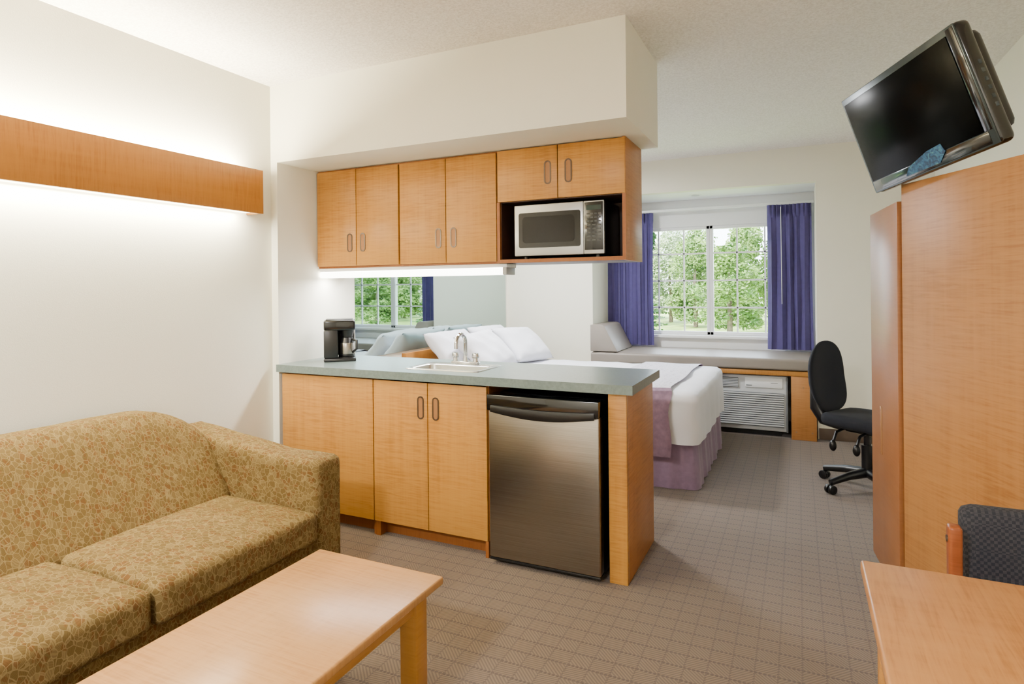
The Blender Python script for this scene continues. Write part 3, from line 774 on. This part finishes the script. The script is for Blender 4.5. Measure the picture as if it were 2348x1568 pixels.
# ------------------------------------------------------------------ office chair
MC = Matrix.Rotation(math.radians(56), 3, 'Z')
T = Thing('office_chair', 'black fabric swivel office chair with oval backrest', 'chair', (.41, 4.74, 0), world=False, mat=MC)
T.part(MB().soft(-.23, .23, -.24, .23, .425, .505, .038, m_chairfab, .01, 14, lambda p: (p[0]*(1-.25*max(0, p[1]/.24)**2), p[1], p[2]-(.03*max(0, (-p[1]-.1)/.14)))), 'seat', angle=80)
b = MB(); t = bmesh.new(); bmesh.ops.create_uvsphere(t, u_segments=36, v_segments=24, radius=1)
for v in t.verts:
    x, y, z = v.co
    X_ = math.copysign(abs(x)**.85, x)*.212; Z_ = math.copysign(abs(z)**.85, z)*.25
    X_ *= 1+.12*(-z if z < 0 else 0)-.05
    Y_ = y*.038
    Y_ += -1.3*X_*X_ + .06*math.sin((z+1)*1.6) + .03*z
    v.co = (X_, .27+Y_, .735+Z_)
b.add(t, m_chairfab); T.part(b, 'backrest', angle=80)
T.part(MB().tube([(0, .02, .41), (0, .2, .40), (0, .30, .42), (0, .35, .50), (0, .355, .62), (0, .35, .74)], [.03, .034, .045, .055, .05, .03], m_black), 'back_bracket')
T.part(MB().box(-.09, .09, -.1, .1, .385, .425, m_black, .01).cyl((0, 0, .10), (0, 0, .30), .036, m_black).cyl((0, 0, .3), (0, 0, .39), .022, m_black), 'column')
for (x, y) in ((-.12, .12), (-.12, -.04)):
    T.part(MB().tube([(x*.5, y, .40), (x*1.3, y, .385), (x*1.6, y, .33)], .010, m_black).sph((x*1.65, y, .30), .027, m_black, (.85, .85, 1.4)), 'lever')
for k in range(5):
    a = math.radians(72*k+20)
    e = Vector((math.cos(a), math.sin(a), 0))
    T.part(MB().tube([e*.02+Vector((0, 0, .115)), e*.15+Vector((0, 0, .105)), e*.3+Vector((0, 0, .075))], [.034, .027, .02], m_black), 'base_arm')
    s_ = Vector((-math.sin(a), math.cos(a), 0))
    cpos = e*.3+Vector((0, 0, .03))
    T.part(MB().cyl(cpos-s_*.028, cpos-s_*.005, .030, m_black, None, 20, .004).cyl(cpos+s_*.005, cpos+s_*.028, .030, m_black, None, 20, .004).cyl(cpos, cpos+Vector((0, 0, .045)), .008, m_black), 'caster')

# ------------------------------------------------------------------ outside
b = MB()
b.surf(lambda u, v: (-30+70*u, 7.2+50*v, -.155), 4, 3, m_grass)
o = single(b, 'lawn', 'sunlit green grass outside the window', 'lawn'); o['kind'] = 'stuff'
def tree_meshes(kind, seed):
    rnd = random.Random(seed); vs, fs = [], []
    H_ = 4.4
    n = 8500
    blobs = []
    if kind != 2:
        for i in range(26):
            z = .55+(H_-1.0)*i/25; R_ = .75*math.sin(pi*min(1, (z+.9)/(H_+.6)))+.1; a = rnd.uniform(0, 2*pi)
            blobs.append((R_*math.cos(a)*rnd.uniform(.5, 1), R_*math.sin(a)*rnd.uniform(.5, 1), z, rnd.uniform(.35, .62)))
    for _ in range(n):
        if kind == 2:
            z = rnd.uniform(.2, H_*1.1); r = (1-z/(H_*1.1))*1.2*rnd.random()**.4*(.75+.25*math.sin(z*14)); a = rnd.uniform(0, 2*pi)
            p = Vector((r*math.cos(a), r*math.sin(a), z))
        else:
            bx = rnd.choice(blobs); d = Vector((rnd.gauss(0, 1), rnd.gauss(0, 1), rnd.gauss(0, 1))).normalized()*bx[3]*rnd.uniform(.6, 1)
            p = Vector((bx[0], bx[1], bx[2]))+d
        if p.z < .2: p.z = .2+rnd.random()*.3
        s_ = rnd.uniform(.04, .08); u = Vector((rnd.gauss(0, 1), rnd.gauss(0, 1), rnd.gauss(0, 1))).normalized()
        w = u.orthogonal().normalized(); k = len(vs)
        vs += [p-u*s_, p+w*s_*.6, p+u*s_, p-w*s_*.6]; fs.append((k, k+1, k+2, k+3))
    me = bpy.data.meshes.new('foliage'); me.from_pydata([tuple(v) for v in vs], [], fs); me.materials.append(m_leaf[kind]); return me
fol = [tree_meshes(0, 1), tree_meshes(1, 2), tree_meshes(2, 3)]
tb = MB().tube([(0, 0, 0), (.03, 0, 1), (-.04, .03, 2), (0, 0, 3.4)], [.09, .08, .06, .02], m_trunk, 8)
tb.bm.normal_update(); tme = bpy.data.meshes.new('trunk'); tb.bm.to_mesh(tme); tme.materials.append(m_trunk)
rnd = random.Random(5)
for row in range(4):
    yy = 20.5+row*3.1
    x = -8.0+(row % 2)*1.5
    while x < 21:
        kind = rnd.choice([0, 0, 1, 1, 2])
        if not (2.6 < x < 6.5):
            e = bpy.data.objects.new('tree', None); COL.objects.link(e)
            e['label'] = ['leafy green deciduous tree', 'pale green deciduous tree', 'dark green conifer tree'][kind]+' at the edge of the lawn'
            e['category'] = 'tree'; e['group'] = 'trees outside'
            hz = (.60+.11*row)*rnd.uniform(.8, 1.28)
            e.location = (x, yy, -.15); e.scale = (1.0, 1.0, hz); e.rotation_euler = (0, 0, rnd.uniform(0, 6))
            for nm, me in (('foliage', fol[kind]), ('trunk', tme)):
                o = bpy.data.objects.new(nm, me); COL.objects.link(o); o.parent = e
        x += 3.0

# ------------------------------------------------------------------ world, sun, camera
w = bpy.data.worlds.new('World'); S.world = w; w.use_nodes = True
nt = w.node_tree; bg = nt.nodes['Background']
sky = nt.nodes.new('ShaderNodeTexSky'); sky.sky_type = 'HOSEK_WILKIE'; sky.turbidity = 5; sky.sun_direction = Vector((-.4, -.5, .75)).normalized()
mxw = nt.nodes.new('ShaderNodeMix'); mxw.data_type = 'RGBA'; mxw.inputs[0].default_value = .7
mxw.inputs[7].default_value = (.80, .90, 1, 1)
nt.links.new(sky.outputs[0], mxw.inputs[6]); nt.links.new(mxw.outputs[2], bg.inputs[0]); bg.inputs[1].default_value = 18.0
sl = bpy.data.lights.new('sun', 'SUN'); sl.energy = 20; sl.angle = .02; sl.color = (1, .96, .88)
so = bpy.data.objects.new('sun', sl); COL.objects.link(so)
so.rotation_euler = Vector((-.4, -.5, .75)).to_track_quat('Z', 'Y').to_euler()

cam = bpy.data.cameras.new('camera'); co = bpy.data.objects.new('camera', cam); COL.objects.link(co)
cam.sensor_width = 36; cam.lens = 36*1397/2348; cam.shift_y = -124/2348; cam.clip_start = .05
co.matrix_world = Matrix.Translation((0, 0, 1.385)) @ Matrix.Rotation(math.radians(25.2), 4, 'Z') @ Matrix.Rotation(pi/2, 4, 'X') @ Matrix.Rotation(math.radians(-.57), 4, 'Z')
S.camera = co
